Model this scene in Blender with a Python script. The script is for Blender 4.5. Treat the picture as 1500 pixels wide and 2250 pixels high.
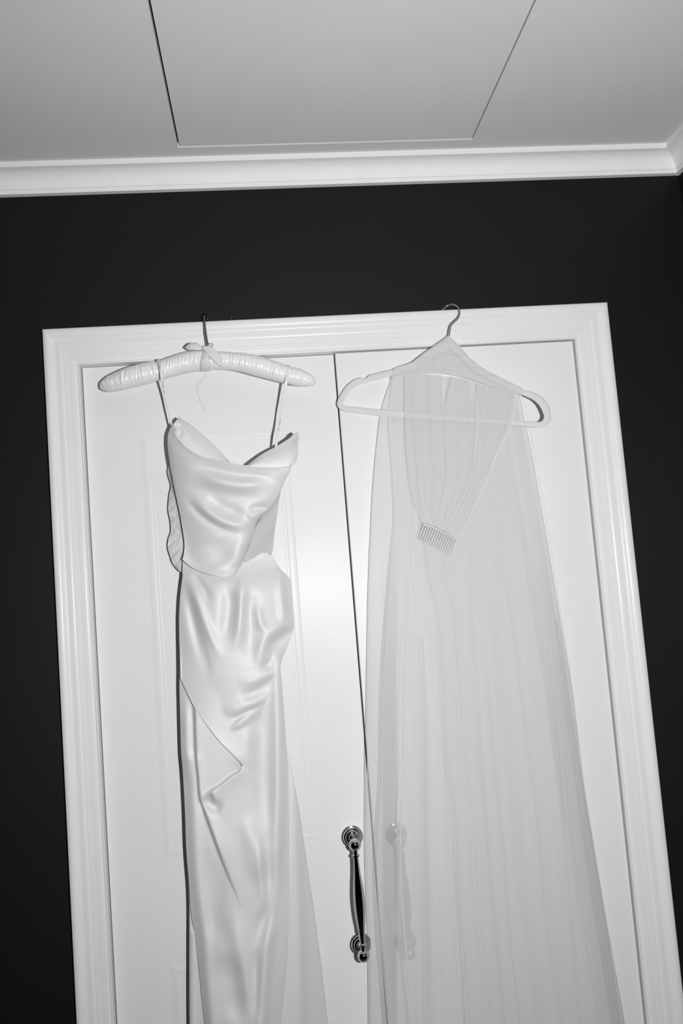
import bpy, math, random
import numpy as np
from mathutils import Vector, Matrix

# ------------------------------------------------------------------ scene, camera, light, exposure
scene = bpy.context.scene
for o in list(bpy.data.objects):
    bpy.data.objects.remove(o)
COL = scene.collection
random.seed(4)
RNG = np.random.default_rng(7)

FPX = 1786.24                       # focal length in pixels of the 1500 x 2250 frame
CAM = np.array([0.0, -1.75, 1.54])  # eye point: 1.75 m from the wall, 1.54 m above the floor
ROT = np.array([[0.992837732295065, 0.07900157124114879, -0.089621365045521],
                [-0.07082205898641893, 0.993325373019297, 0.09104361195052965],
                [0.09621576425990201, -0.08404436362721847, 0.9918059647180888]])


def w2b(v):                          # (right, down, forward) -> Blender (x, y, z)
    return Vector((v[0], v[2], -v[1]))


c_right, c_down, c_fwd = w2b(ROT[0]), w2b(ROT[1]), w2b(ROT[2])
cam = bpy.data.cameras.new('camera')
cam.sensor_fit = 'HORIZONTAL'
cam.sensor_width = 24.0
cam.lens = FPX / 1500.0 * 24.0
cam.clip_start = 0.01
cam_o = bpy.data.objects.new('camera', cam)
COL.objects.link(cam_o)
mw = Matrix.Identity(4)
for i in range(3):
    mw[i][0] = c_right[i]
    mw[i][1] = -c_down[i]
    mw[i][2] = -c_fwd[i]
    mw[i][3] = CAM[i]
cam_o.matrix_world = mw
scene.camera = cam_o

world = bpy.data.worlds.new('world')
scene.world = world
world.use_nodes = True
world.node_tree.nodes['Background'].inputs[0].default_value = (0.5, 0.5, 0.5, 1)
world.node_tree.nodes['Background'].inputs[1].default_value = 0.004   # the faint light of a dim room

# the camera's own flash, on a bracket 22 cm to the side of the lens: the only lamp in the picture
fl = bpy.data.lights.new('camera_flash', 'SPOT')
fl.energy = 124.0
fl.spot_size = math.radians(150)
fl.spot_blend = 1.0
fl.shadow_soft_size = 0.012
fl_o = bpy.data.objects.new('camera_flash', fl)
COL.objects.link(fl_o)
fl_pos = Vector(CAM) + c_right * 0.225 - c_down * 0.0
fl_o.location = fl_pos
fl_o.rotation_euler = (c_fwd + c_down * 0.04).to_track_quat('-Z', 'Y').to_euler()

scene.view_settings.view_transform = 'Standard'
scene.view_settings.look = 'None'
scene.view_settings.gamma = 1.0
scene.view_settings.use_curve_mapping = False
scene.view_settings.exposure = 0.0
scene.cycles.transparent_max_bounces = 48
scene.cycles.max_bounces = 10
scene.cycles.diffuse_bounces = 5


# ------------------------------------------------------------------ helpers
def at(px, py, Y):
    """World points at depth Y seen at these picture positions (arrays welcome)."""
    px, py, Y = np.broadcast_arrays(np.asarray(px, float), np.asarray(py, float), np.asarray(Y, float))
    a = np.stack([(px - 750) / FPX, (py - 1125) / FPX, np.ones_like(px)], -1) @ ROT
    d = np.stack([a[..., 0], a[..., 2], -a[..., 1]], -1)
    t = (Y - CAM[1]) / d[..., 1]
    return d * t[..., None] + CAM


def node(nt, t, **kw):
    n = nt.nodes.new(t)
    for k, v in kw.items():
        setattr(n, k, v)
    return n


def mat(name, col, rough=0.5, metal=0.0, spec=0.5, noise=0.0, nscale=60.0, bump=0.0, bscale=300.0,
        stretch=(1, 1, 1), coat=0.0, sheen=0.0, aniso=0.0):
    m = bpy.data.materials.new(name)
    m.use_nodes = True
    nt = m.node_tree
    b = nt.nodes['Principled BSDF']
    b.inputs['Base Color'].default_value = (col, col, col, 1)
    b.inputs['Roughness'].default_value = rough
    b.inputs['Metallic'].default_value = metal
    b.inputs['Specular IOR Level'].default_value = spec
    b.inputs['Coat Weight'].default_value = coat
    b.inputs['Sheen Weight'].default_value = sheen
    tc = node(nt, 'ShaderNodeTexCoord')
    mp = node(nt, 'ShaderNodeMapping')
    mp.inputs['Scale'].default_value = stretch
    nt.links.new(tc.outputs['Object'], mp.inputs['Vector'])
    if noise > 0:
        n = node(nt, 'ShaderNodeTexNoise')
        n.inputs['Scale'].default_value = nscale
        n.inputs['Detail'].default_value = 4
        nt.links.new(mp.outputs[0], n.inputs['Vector'])
        r = node(nt, 'ShaderNodeMapRange')
        r.inputs['From Min'].default_value = 0.3
        r.inputs['From Max'].default_value = 0.7
        r.inputs['To Min'].default_value = col * (1 - noise)
        r.inputs['To Max'].default_value = min(1, col * (1 + noise))
        nt.links.new(n.outputs['Fac'], r.inputs['Value'])
        nt.links.new(r.outputs[0], b.inputs['Base Color'])
    if bump > 0:
        n = node(nt, 'ShaderNodeTexNoise')
        n.inputs['Scale'].default_value = bscale
        n.inputs['Detail'].default_value = 3
        nt.links.new(mp.outputs[0], n.inputs['Vector'])
        bp = node(nt, 'ShaderNodeBump')
        bp.inputs['Strength'].default_value = bump
        bp.inputs['Distance'].default_value = 0.002
        nt.links.new(n.outputs['Fac'], bp.inputs['Height'])
        nt.links.new(bp.outputs[0], b.inputs['Normal'])
    return m


def tulle(name, col, alpha, vary=0.07, streak=(45, 45, 2)):
    """Sheer net: part of the light passes between the threads, the rest is scattered by them."""
    m = bpy.data.materials.new(name)
    m.use_nodes = True
    nt = m.node_tree
    nt.nodes.clear()
    out = node(nt, 'ShaderNodeOutputMaterial')
    mix = node(nt, 'ShaderNodeMixShader')
    tr = node(nt, 'ShaderNodeBsdfTransparent')
    mix2 = node(nt, 'ShaderNodeMixShader')
    mix2.inputs[0].default_value = 0.3
    df = node(nt, 'ShaderNodeBsdfDiffuse')
    df.inputs['Color'].default_value = (col, col, col, 1)
    tl = node(nt, 'ShaderNodeBsdfTranslucent')
    tl.inputs['Color'].default_value = (col, col, col, 1)
    tc = node(nt, 'ShaderNodeTexCoord')
    mp = node(nt, 'ShaderNodeMapping')
    mp.inputs['Scale'].default_value = streak
    n = node(nt, 'ShaderNodeTexNoise')
    n.inputs['Scale'].default_value = 1.0
    n.inputs['Detail'].default_value = 5
    r = node(nt, 'ShaderNodeMapRange')
    r.inputs['From Min'].default_value = 0.3
    r.inputs['From Max'].default_value = 0.7
    r.inputs['To Min'].default_value = alpha * (1 - vary)
    r.inputs['To Max'].default_value = alpha * (1 + vary)
    nt.links.new(tc.outputs['Object'], mp.inputs[0])
    nt.links.new(mp.outputs[0], n.inputs['Vector'])
    nt.links.new(n.outputs['Fac'], r.inputs['Value'])
    nt.links.new(df.outputs[0], mix2.inputs[1])
    nt.links.new(tl.outputs[0], mix2.inputs[2])
    nt.links.new(r.outputs[0], mix.inputs[0])
    nt.links.new(tr.outputs[0], mix.inputs[1])
    nt.links.new(mix2.outputs[0], mix.inputs[2])
    nt.links.new(mix.outputs[0], out.inputs[0])
    return m


M = {
    'wall': mat('charcoal_wall_paint', 0.0066, 0.48, spec=0.22, noise=0.06, nscale=9, bump=0.12, bscale=420),
    'ceil': mat('white_ceiling_paint', 0.66, 0.85, spec=0.2, noise=0.012, nscale=6, bump=0.06, bscale=500),
    'plaster': mat('white_cornice_plaster', 0.80, 0.7, spec=0.25, noise=0.015, nscale=25, bump=0.05, bscale=220),
    'gloss': mat('white_trim_enamel', 0.72, 0.28, spec=0.16, noise=0.012, nscale=12, bump=0.04, bscale=160),
    'door': mat('white_door_enamel', 0.70, 0.33, spec=0.13, noise=0.012, nscale=7, bump=0.05, bscale=260),
    'floor': mat('dark_timber_floor', 0.06, 0.5, noise=0.25, nscale=5, stretch=(1, 9, 1)),
    'chrome': mat('polished_chrome', 0.62, 0.07, metal=1.0, noise=0.03, nscale=40),
    'steel': mat('dark_steel_wire', 0.26, 0.10, metal=1.0, noise=0.05, nscale=60),
    'satin': mat('ivory_satin', 0.61, 0.57, spec=1.0, noise=0.01, nscale=30, bump=0.04, bscale=900),
    'satin_in': mat('satin_lining', 0.60, 0.50, spec=0.9, noise=0.012, nscale=40, bump=0.04, bscale=700),
    'ruche': mat('crinkled_mesh_lining', 0.66, 0.6, spec=0.3, noise=0.10, nscale=140, stretch=(1, 1, 0.5), bump=0.5, bscale=120),
    'sidepanel': mat('matte_side_panel', 0.47, 0.75, spec=0.2, noise=0.03, nscale=160, bump=0.1, bscale=500),
    'pad': mat('glossy_hanger_satin', 0.74, 0.26, spec=0.65, noise=0.01, nscale=40, bump=0.05, bscale=600),
    'ribbon': mat('satin_ribbon', 0.62, 0.34, spec=0.5, noise=0.015, nscale=90),
    'strap': mat('sheer_strap_ribbon', 0.66, 0.4, spec=0.3, noise=0.015, nscale=120),
    'ink': mat('black_print', 0.10, 0.6, noise=0.1, nscale=90),
    'velvet': mat('pale_flocked_hanger', 0.60, 0.9, spec=0.1, noise=0.05, nscale=900, sheen=0.3),
    'thread': mat('white_thread', 0.62, 0.8, noise=0.05, nscale=200),
    'veil': tulle('white_tulle', 0.82, 0.37),
    'veil2': tulle('white_tulle_gathered', 0.80, 0.5, vary=0.06, streak=(60, 60, 20)),
}
m = bpy.data.materials.new('clear_comb_plastic')
m.use_nodes = True
b = m.node_tree.nodes['Principled BSDF']
b.inputs['Base Color'].default_value = (0.9, 0.9, 0.9, 1)
b.inputs['Roughness'].default_value = 0.12
b.inputs['Transmission Weight'].default_value = 0.55
b.inputs['IOR'].default_value = 1.46
n_ = node(m.node_tree, 'ShaderNodeTexNoise')
n_.inputs['Scale'].default_value = 300
r_ = node(m.node_tree, 'ShaderNodeMapRange')
r_.inputs['To Min'].default_value = 0.08
r_.inputs['To Max'].default_value = 0.18
m.node_tree.links.new(n_.outputs['Fac'], r_.inputs['Value'])
m.node_tree.links.new(r_.outputs[0], b.inputs['Roughness'])
M['comb'] = m


def obj(name, verts, faces, material, parent=None, smooth=None, label=None):
    me = bpy.data.meshes.new(name)
    me.from_pydata([tuple(map(float, v)) for v in verts], [], [tuple(int(i) for i in f) for f in faces])
    me.update()
    me.materials.append(M[material])
    if smooth is not None:
        me.polygons.foreach_set('use_smooth', [True] * len(me.polygons))
        if smooth < 179:
            me.set_sharp_from_angle(angle=math.radians(smooth))
    o = bpy.data.objects.new(name, me)
    COL.objects.link(o)
    if parent is not None:
        o.parent = parent
        o.matrix_parent_inverse = Matrix.Translation(-parent.location)
    if label:
        o['label'] = label
    return o


def tag(o, label, cat, kind=None, group=None):
    o['label'] = label
    o['category'] = cat
    if kind:
        o['kind'] = kind
    if group:
        o['group'] = group
    return o


def thing(name, loc, label, cat, kind=None):
    o = bpy.data.objects.new(name, None)
    o.empty_display_size = 0.05
    o.location = loc
    COL.objects.link(o)
    return tag(o, label, cat, kind)


def box(x0, x1, y0, y1, z0, z1):
    v = [(x, y, z) for z in (z0, z1) for y in (y0, y1) for x in (x0, x1)]
    f = [(0, 2, 3, 1), (4, 5, 7, 6), (0, 1, 5, 4), (2, 6, 7, 3), (0, 4, 6, 2), (1, 3, 7, 5)]
    return v, f


def join(*parts):
    V, F = [], []
    for v, f in parts:
        k = len(V)
        V += [tuple(p) for p in v]
        F += [tuple(i + k for i in q) for q in f]
    return V, F


def resample(pts, n, smooth=True):
    """Even samples along a polyline, rounded by a centripetal-like Catmull-Rom spline."""
    P = np.asarray(pts, float)
    if smooth and len(P) > 2:
        out = []
        Q = np.vstack([2 * P[0] - P[1], P, 2 * P[-1] - P[-2]])
        for i in range(1, len(Q) - 2):
            p0, p1, p2, p3 = Q[i - 1:i + 3]
            for t in np.linspace(0, 1, 12, endpoint=False):
                m1 = (p2 - p0) * 0.5
                m2 = (p3 - p1) * 0.5
                L = np.linalg.norm(p2 - p1)
                for mm in (m1, m2):
                    k = np.linalg.norm(mm)
                    if k > 1.2 * L and k > 0:
                        mm *= 1.2 * L / k
                out.append((2 * t**3 - 3 * t**2 + 1) * p1 + (t**3 - 2 * t**2 + t) * m1 +
                           (-2 * t**3 + 3 * t**2) * p2 + (t**3 - t**2) * m2)
        out.append(P[-1])
        P = np.array(out)
    d = np.r_[0, np.cumsum(np.linalg.norm(np.diff(P, axis=0), axis=1))]
    s = np.linspace(0, d[-1], n)
    return np.stack([np.interp(s, d, P[:, k]) for k in range(P.shape[1])], 1)


def tube(path, radii, seg=10, flat=1.0, caps=True):
    P = np.asarray(path, float)
    n = len(P)
    radii = np.broadcast_to(np.asarray(radii, float), (n,))
    T = np.gradient(P, axis=0)
    T /= np.linalg.norm(T, axis=1)[:, None] + 1e-12
    up = np.array([0, 1.0, 0]) if abs(T[0][1]) < 0.9 else np.array([1.0, 0, 0])
    V, Fc = [], []
    nrm = up - T[0] * (up @ T[0])
    nrm /= np.linalg.norm(nrm)
    for i in range(n):
        nrm = nrm - T[i] * (nrm @ T[i])
        nrm /= np.linalg.norm(nrm)
        bn = np.cross(T[i], nrm)
        for k in range(seg):
            a = 2 * math.pi * k / seg
            V.append(P[i] + radii[i] * (math.cos(a) * nrm * flat + math.sin(a) * bn))
    for i in range(n - 1):
        for k in range(seg):
            k2 = (k + 1) % seg
            Fc.append((i * seg + k, i * seg + k2, (i + 1) * seg + k2, (i + 1) * seg + k))
    if caps:
        Fc.append(tuple(range(seg))[::-1])
        Fc.append(tuple((n - 1) * seg + k for k in range(seg)))
    return V, Fc


def lathe(prof, origin, axis='z', seg=32):
    """prof: (distance along axis, radius)."""
    V, Fc = [], []
    for (h, r) in prof:
        for k in range(seg):
            a = 2 * math.pi * k / seg
            c, s = r * math.cos(a), r * math.sin(a)
            V.append((origin[0] + c, origin[1] + s, origin[2] + h) if axis == 'z' else
                     (origin[0] + c, origin[1] - h, origin[2] + s))
    n = len(prof)
    for i in range(n - 1):
        for k in range(seg):
            k2 = (k + 1) % seg
            Fc.append((i * seg + k, i * seg + k2, (i + 1) * seg + k2, (i + 1) * seg + k))
    Fc.append(tuple(range(seg))[::-1])
    Fc.append(tuple((n - 1) * seg + k for k in range(seg)))
    return V, Fc


def sweep_frame(prof, X0, X1, Z0, Z1, yb, sides, inner_bottom=True):
    """Moulding swept round a rectangle with mitred corners; prof = (inward distance, height towards the room)."""
    out = {}
    corner = {'bl': (X0, Z0, 1, 1), 'tl': (X0, Z1, 1, -1), 'tr': (X1, Z1, -1, -1), 'br': (X1, Z0, -1, 1)}
    ends = {'left': ('bl', 'tl'), 'head': ('tl', 'tr'), 'right': ('tr', 'br'), 'sill': ('br', 'bl')}
    for s in sides:
        V, Fc = [], []
        for e in ends[s]:
            x, z, sx, sz = corner[e]
            if not inner_bottom and e[0] == 'b':
                sz = 0
            for d, h in prof:
                V.append((x + sx * d, yb - h, z + sz * d))
            V.append((x + sx * prof[-1][0], yb, z + sz * prof[-1][0]))
            V.append((x + sx * prof[0][0], yb, z + sz * prof[0][0]))
        k = len(prof) + 2
        for i in range(k):
            j = (i + 1) % k
            Fc.append((i, j, k + j, k + i))
        Fc.append(tuple(range(k))[::-1])
        Fc.append(tuple(range(k, 2 * k)))
        out[s] = (V, Fc)
    return out


# ------------------------------------------------------------------ the room
H0 = CAM[2]
ZC = H0 + 0.9344           # ceiling
XR, XL = 1.0255, -1.75      # side walls
YF = -3.4                   # wall behind the photographer
DX0, DX1, DXM = -0.3663, 0.7282, 0.1822
ZH = H0 + 0.5018            # door head
TL = H0 + 0.5817            # top of the casing
CX0, CX1 = -0.4382, 0.8112  # outer edges of the casing

V, Fc = join(box(XL - 0.1, DX0 - 0.003, 0, 0.12, 0, ZC), box(DX1 + 0.003, XR + 0.12, 0, 0.12, 0, ZC),
             box(DX0 - 0.003, DX1 + 0.003, 0, 0.12, ZH + 0.003, ZC))
tag(obj('wall_back', V, Fc, 'wall'), 'charcoal painted wall around the white double doors', 'wall', 'structure')
tag(obj('wall_right', *box(XR, XR + 0.12, YF, 0, 0, ZC), 'wall'), 'charcoal side wall at the right edge under the cornice', 'wall', 'structure')
tag(obj('wall_left', *box(XL - 0.1, XL, YF, 0, 0, ZC), 'wall'), 'charcoal side wall out of view to the left', 'wall', 'structure')
tag(obj('wall_front', *box(XL - 0.1, XR + 0.12, YF - 0.1, YF, 0, ZC), 'wall'), 'charcoal wall behind the photographer', 'wall', 'structure')
tag(obj('floor', *box(XL - 0.1, XR + 0.12, YF - 0.1, 0.9, -0.05, 0), 'floor'), 'dark floor below the hanging gown and veil', 'floor', 'structure')

# ceiling with the inset access panel
HX0, HX1, HY1, HY0 = -0.1232, 0.5120, -0.0890, -1.25
ct = 0.025
V, Fc = join(box(XL - 0.1, HX0, YF - 0.1, 0.12, ZC, ZC + ct), box(HX1, XR + 0.12, YF - 0.1, 0.12, ZC, ZC + ct),
             box(HX0, HX1, HY1, 0.12, ZC, ZC + ct), box(HX0, HX1, YF - 0.1, HY0, ZC, ZC + ct))
ceil_o = tag(obj('ceiling', V, Fc, 'ceil'), 'white painted ceiling with a flush access panel', 'ceiling', 'structure')
obj('access_panel', *box(HX0 + 0.0042, HX1 - 0.0022, HY0 + 0.003, HY1 - 0.0010, ZC + 0.0022, ZC + ct), 'ceil', ceil_o,
    label='large rectangular ceiling panel outlined by a thin dark gap')

# cornice: lower fillet with a ledge, concave cove, upper fillet
CP = 0.052
z0, z1 = H0 + 0.8825, H0 + 0.8906
zu = H0 + 0.9236
prof = [(0.0, z0), (0.0125, z0), (0.0125, z1), (0.0150, z1 + 0.0006)]
for k in range(0, 11):
    a = k / 10 * math.pi / 2
    prof.append((0.0155 + (CP - 0.0035 - 0.0155) * (1 - math.cos(a)), z1 + 0.001 + (zu - 0.0015 - z1 - 0.001) * math.sin(a)))
prof += [(CP, zu - 0.001), (CP, zu), (CP, ZC), (0.0, ZC)]
V, Fc = [], []
n = len(prof)
for x, sgn in ((XL, 1), (XR, -1)):
    for d, z in prof:
        V.append((x + (sgn * d), -d, z))
for i in range(n):
    j = (i + 1) % n
    Fc.append((i, j, n + j, n + i))
Fc += [tuple(range(n))[::-1], tuple(range(n, 2 * n))]
tag(obj('trim_1', V, Fc, 'plaster', smooth=32), 'white coved cornice along the top of the charcoal wall', 'cornice', 'structure')
V, Fc = [], []
for y, sgn in ((0, -1), (YF, 1)):
    for d, z in prof:
        V.append((XR - d, y + sgn * d, z))
for i in range(n):
    j = (i + 1) % n
    Fc.append((i, j, n + j, n + i))
Fc += [tuple(range(n))[::-1], tuple(range(n, 2 * n))]
tag(obj('trim_2', V, Fc, 'plaster', smooth=32), 'white coved cornice turning the corner along the right wall', 'cornice', 'structure')

# door casing: rounded outer bead, hollow, ogee, flat with a quirk, inner bead
cas = [(0.0, 0.012), (0.0008, 0.0165), (0.0025, 0.0195), (0.0055, 0.0212), (0.010, 0.0216), (0.0145, 0.0206), (0.0180, 0.0182),
       (0.0205, 0.0160), (0.0230, 0.0150), (0.0265, 0.0152), (0.0310, 0.0160), (0.0350, 0.0160), (0.0380, 0.0150), (0.0400, 0.0138), (0.0408, 0.0133),
       (0.0420, 0.0138), (0.0432, 0.0136), (0.0520, 0.0130), (0.0528, 0.0123), (0.0536, 0.0130), (0.0600, 0.0127), (0.0608, 0.0118),
       (0.0614, 0.0122), (0.0640, 0.0116), (0.0658, 0.0098), (0.0670, 0.0090), (0.0680, 0.0094), (0.0695, 0.0110), (0.0710, 0.0112),
       (0.0719, 0.0108)]
k_ = (DX0 - CX0) / cas[-1][0]
cas_l = [(d * k_, h) for d, h in cas]
cas_r = [(d * (CX1 - DX1) / cas[-1][0], h) for d, h in cas]
cas_h = [(d * (TL - ZH) / cas[-1][0], h) for d, h in cas]
tr3 = thing('trim_3', (0.5 * (CX0 + CX1), 0, 0), 'white moulded casing framing the double doors', 'door frame', 'structure')


def casing_piece(ends):
    V = []
    for e in ends:
        for i in range(len(cas)):
            dl, h = cas_l[i]
            V.append({'bl': (CX0 + dl, -h, 0), 'tl': (CX0 + dl, -h, TL - cas_h[i][0]),
                      'tr': (CX1 - cas_r[i][0], -h, TL - cas_h[i][0]), 'br': (CX1 - cas_r[i][0], -h, 0)}[e])
        for i in (-1, 0):
            V.append({'bl': (CX0 + cas_l[i][0], 0.0, 0), 'tl': (CX0 + cas_l[i][0], 0.0, TL - cas_h[i][0]),
                      'tr': (CX1 - cas_r[i][0], 0.0, TL - cas_h[i][0]), 'br': (CX1 - cas_r[i][0], 0.0, 0)}[e])
    k = len(cas) + 2
    Fc = [(i, (i + 1) % k, k + (i + 1) % k, k + i) for i in range(k)]
    return V, Fc + [tuple(range(k))[::-1], tuple(range(k, 2 * k))]


obj('casing_side', *casing_piece(('bl', 'tl')), 'gloss', tr3, smooth=28)
obj('casing_head', *casing_piece(('tl', 'tr')), 'gloss', tr3, smooth=28)
obj('casing_side', *casing_piece(('tr', 'br')), 'gloss', tr3, smooth=28)
obj('jamb_lining', *join(box(DX0 - 0.003, DX0, 0.0, 0.12, 0, ZH), box(DX1, DX1 + 0.003, 0.0, 0.12, 0, ZH),
                         box(DX0 - 0.003, DX1 + 0.003, 0.0, 0.12, ZH, ZH + 0.003)), 'gloss', tr3)


# ------------------------------------------------------------------ the doors
mould = [(a_, 0.6 * b_) for a_, b_ in [(0.0, 0.0), (0.0002, 0.0022), (0.0012, 0.0026), (0.0022, 0.0020), (0.0032, 0.0024), (0.0150, 0.0020), (0.0168, 0.0017),
         (0.0178, 0.0009), (0.0190, 0.0011), (0.0215, 0.0014), (0.0235, 0.0011), (0.0245, 0.0003), (0.0246, 0.0)]]


def pull_handle(door, X, Z1, Z2, yd):
    """Chrome pull: two stepped rosettes, two posts, ball ends and a bar that swells in the middle."""
    g = 0.058
    bar_prof = []
    L = Z1 - Z2
    for t, r in ((0.0, 0.0050), (0.055, 0.0048), (0.085, 0.0049), (0.092, 0.0076), (0.104, 0.0079), (0.112, 0.0052), (0.122, 0.0052),
                 (0.18, 0.0058), (0.26, 0.0070), (0.34, 0.0092), (0.42, 0.0109), (0.50, 0.0117), (0.58, 0.0114), (0.66, 0.0101),
                 (0.74, 0.0078), (0.82, 0.0063), (0.875, 0.0053), (0.886, 0.0052), (0.895, 0.0079), (0.907, 0.0076), (0.914, 0.0050),
                 (0.945, 0.0048), (1.0, 0.0050)):
        bar_prof.append((-L * t, r))
    yb = yd - g
    bar = obj('pull_handle', *lathe(bar_prof, (X, yb, Z1)), 'chrome', door, smooth=40, label='polished chrome pull handle with ball ends')
    for Z in (Z1, Z2):
        ros = [(0.0, 0.0232), (0.0035, 0.0232), (0.0055, 0.0222), (0.0062, 0.0200), (0.0075, 0.0192), (0.0092, 0.0180), (0.0098, 0.0152),
               (0.0112, 0.0146), (0.0128, 0.0132), (0.0136, 0.0104), (0.0150, 0.0100)]
        obj('rosette', *lathe(ros, (X, yd, Z), 'y', 40), 'chrome', bar, smooth=35)
        post = [(0.013, 0.0098), (0.017, 0.0086), (0.024, 0.0072), (0.034, 0.0064), (0.044, 0.0066), (0.052, 0.0074)]
        obj('post', *lathe(post, (X, yd, Z), 'y', 24), 'chrome', bar, smooth=40)
        ball = [(-0.0125 * math.cos(math.pi * k / 16), max(1e-4, 0.0125 * math.sin(math.pi * k / 16))) for k in range(17)]
        obj('ball_end', *lathe(ball, (X, yb, Z), 'y', 32), 'chrome', bar, smooth=60)


def door(name, x0, x1, yd, px0, px1, hx, label):
    d = obj(name, *box(x0, x1, yd, yd + 0.036, 0.008, ZH - (0.001 if yd > 0 else 0.0028)), 'door')
    bv = d.modifiers.new('bevel', 'BEVEL')
    bv.width = 0.0012
    bv.segments = 2
    tag(d, label, 'door', 'structure')
    for z0_, z1_ in ((H0 - 0.540, H0 + 0.3475), (0.22, H0 - 0.7533)):
        fr = sweep_frame(mould, px0, px1, z0_, z1_, yd + 0.0005, ('left', 'head', 'right', 'sill'))
        obj('panel_moulding', *join(*fr.values()), 'door', d, smooth=30)
    pull_handle(d, hx, H0 - 0.537, H0 - 0.755, yd)
    return d


d1 = door('door_1', DX0 + 0.0018, DXM - 0.0012, 0.012, -0.251, 0.0665, 0.1386, 'white panelled left door behind the satin gown')
d2 = door('door_2', DXM + 0.0010, DX1 - 0.0032, -0.003, 0.2975, 0.6130, 0.2305, 'white panelled right door behind the tulle veil')
# dried paint runs beside the gown's hem line
for q in ((699, 2080, 718, 2079), (701, 2088, 716, 2087)):
    p = at(np.linspace(q[0], q[2], 8), np.linspace(q[1], q[3], 8), 0.0118)
    obj('paint_run', *tube(p, np.array([.2, .5, .6, .6, .5, .5, .4, .15]) * 0.0016, 8), 'door', d1, smooth=80)


# ------------------------------------------------------------------ cloth tools
def coons(T, B, L, R, nu, nv, smooth=True):
    T, B = resample(T, nu, smooth), resample(B, nu, smooth)
    L, R = resample(L, nv, smooth), resample(R, nv, smooth)
    u = np.linspace(0, 1, nu)[None, :, None]
    v = np.linspace(0, 1, nv)[:, None, None]
    P = (1 - v) * T[None] + v * B[None] + (1 - u) * L[:, None] + u * R[:, None] - (
        (1 - u) * (1 - v) * T[0] + u * (1 - v) * T[-1] + (1 - u) * v * B[0] + u * v * B[-1])
    return P, np.broadcast_to(u[..., 0], P.shape[:2]), np.broadcast_to(v[..., 0], P.shape[:2])


def rows(rws, nu, nv):
    """rws: (yL, xL, yR, xR) per cross-section from top to bottom."""
    A = resample([(r[1], r[0]) for r in rws], nv)
    B = resample([(r[3], r[2]) for r in rws], nv)
    u = np.linspace(0, 1, nu)[None, :, None]
    P = (1 - u) * A[:, None] + u * B[:, None]
    v = np.linspace(0, 1, nv)[:, None]
    return P, np.broadcast_to(u[..., 0], P.shape[:2]), np.broadcast_to(v, P.shape[:2])


def seg_dist(P, pts):
    pts = resample(pts, max(8, 5 * len(pts)))
    best = np.full(P.shape[:2], 1e9)
    sgn = np.zeros(P.shape[:2])
    tt = np.zeros(P.shape[:2])
    n = len(pts) - 1
    for i in range(n):
        a, b_ = pts[i], pts[i + 1]
        e = b_ - a
        w = P - a
        t = np.clip((w @ e) / (e @ e + 1e-9), 0, 1)
        q = w - t[..., None] * e
        d = np.hypot(q[..., 0], q[..., 1])
        k = d < best
        best = np.where(k, d, best)
        sgn = np.where(k, np.sign(e[0] * w[..., 1] - e[1] * w[..., 0]), sgn)
        tt = np.where(k, (i + t) / n, tt)
    return best, sgn, tt


def folds(P, strokes):
    """Height in metres towards the room from ridges ('r'), and overlapping pleat edges ('s', raised on one side)."""
    h = np.zeros(P.shape[:2])
    for st in strokes:
        kind, pts, w, amp = st[:4]
        if kind in 'rR':
            w = w * 1.15
            amp = math.copysign(min(abs(amp) * 1.2, 0.70 * w), amp)
        d, s, t = seg_dist(P, pts)
        fade = np.clip(np.minimum(t / 0.40, (1 - t) / 0.40), 0, 1)
        fade = fade ** 3 * (fade * (6 * fade - 15) + 10)
        fade = fade ** 0.7
        if kind == 'r':
            f2 = np.where((t <= 0) | (t >= 1), 0.0, 1.0)
            h += amp * 1e-3 * np.exp(-(d / w) ** 2) * np.maximum(fade, 0.0)
        elif kind == 'R':                      # ridge that keeps its height to the ends
            h += amp * 1e-3 * np.exp(-(d / w) ** 2)
        elif kind == 's':
            side, decay = st[4], st[5]
            sd = d * s * side
            prof_ = np.where(sd > 0, np.exp(-np.maximum(sd, 0) / decay) * (1 - np.exp(-np.maximum(sd, 0) / w)),
                             -0.35 * np.exp(-np.maximum(-sd, 0) / (0.5 * decay)) * (1 - np.exp(-np.maximum(-sd, 0) / w)))
            f_end = np.clip((1 - t) / st[6], 0, 1)
            f_end = f_end * f_end * (3 - 2 * f_end)
            f_st = np.clip(t / 0.15, 0, 1)
            f_st = f_st * f_st * (3 - 2 * f_st)
            h += amp * 1e-3 * prof_ * f_end * f_st
    return h


def zc(pts, ox, oy, s):
    return [(ox + a / s, oy + b_ / s) for a, b_ in pts]


def z3(*p): return zc(p, 320, 880, 3.75)
def z4(*p): return zc(p, 340, 1250, 3.75)
def z5(*p): return zc(p, 340, 1700, 3.5714)


def sheet(name, P, Y, thick, material, parent, label=None, smooth=179):
    """A cloth of its own thickness: front at depth Y, back offset towards the wall, closed at the rim."""
    nv, nu = P.shape[:2]
    front = at(P[..., 0], P[..., 1], Y).reshape(-1, 3)
    back = front.copy()
    back[:, 1] += np.broadcast_to(thick, (nv, nu)).reshape(-1)
    Vv = np.vstack([front, back])
    k = nv * nu
    idx = np.arange(k).reshape(nv, nu)
    a, b_, c, d = idx[:-1, :-1].ravel(), idx[:-1, 1:].ravel(), idx[1:, 1:].ravel(), idx[1:, :-1].ravel()
    F1 = np.stack([a, d, c, b_], 1)
    F2 = np.stack([a, b_, c, d], 1) + k
    rim = np.r_[idx[0, :], idx[1:, -1], idx[-1, -2::-1], idx[-2:0:-1, 0]]
    r2 = np.roll(rim, -1)
    F3 = np.stack([rim, r2, r2 + k, rim + k], 1)
    return obj(name, Vv, np.vstack([F1, F2, F3]), material, parent, smooth, label)


def bulge(u, p=2.2):
    return 1 - np.abs(2 * u - 1) ** p


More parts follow.
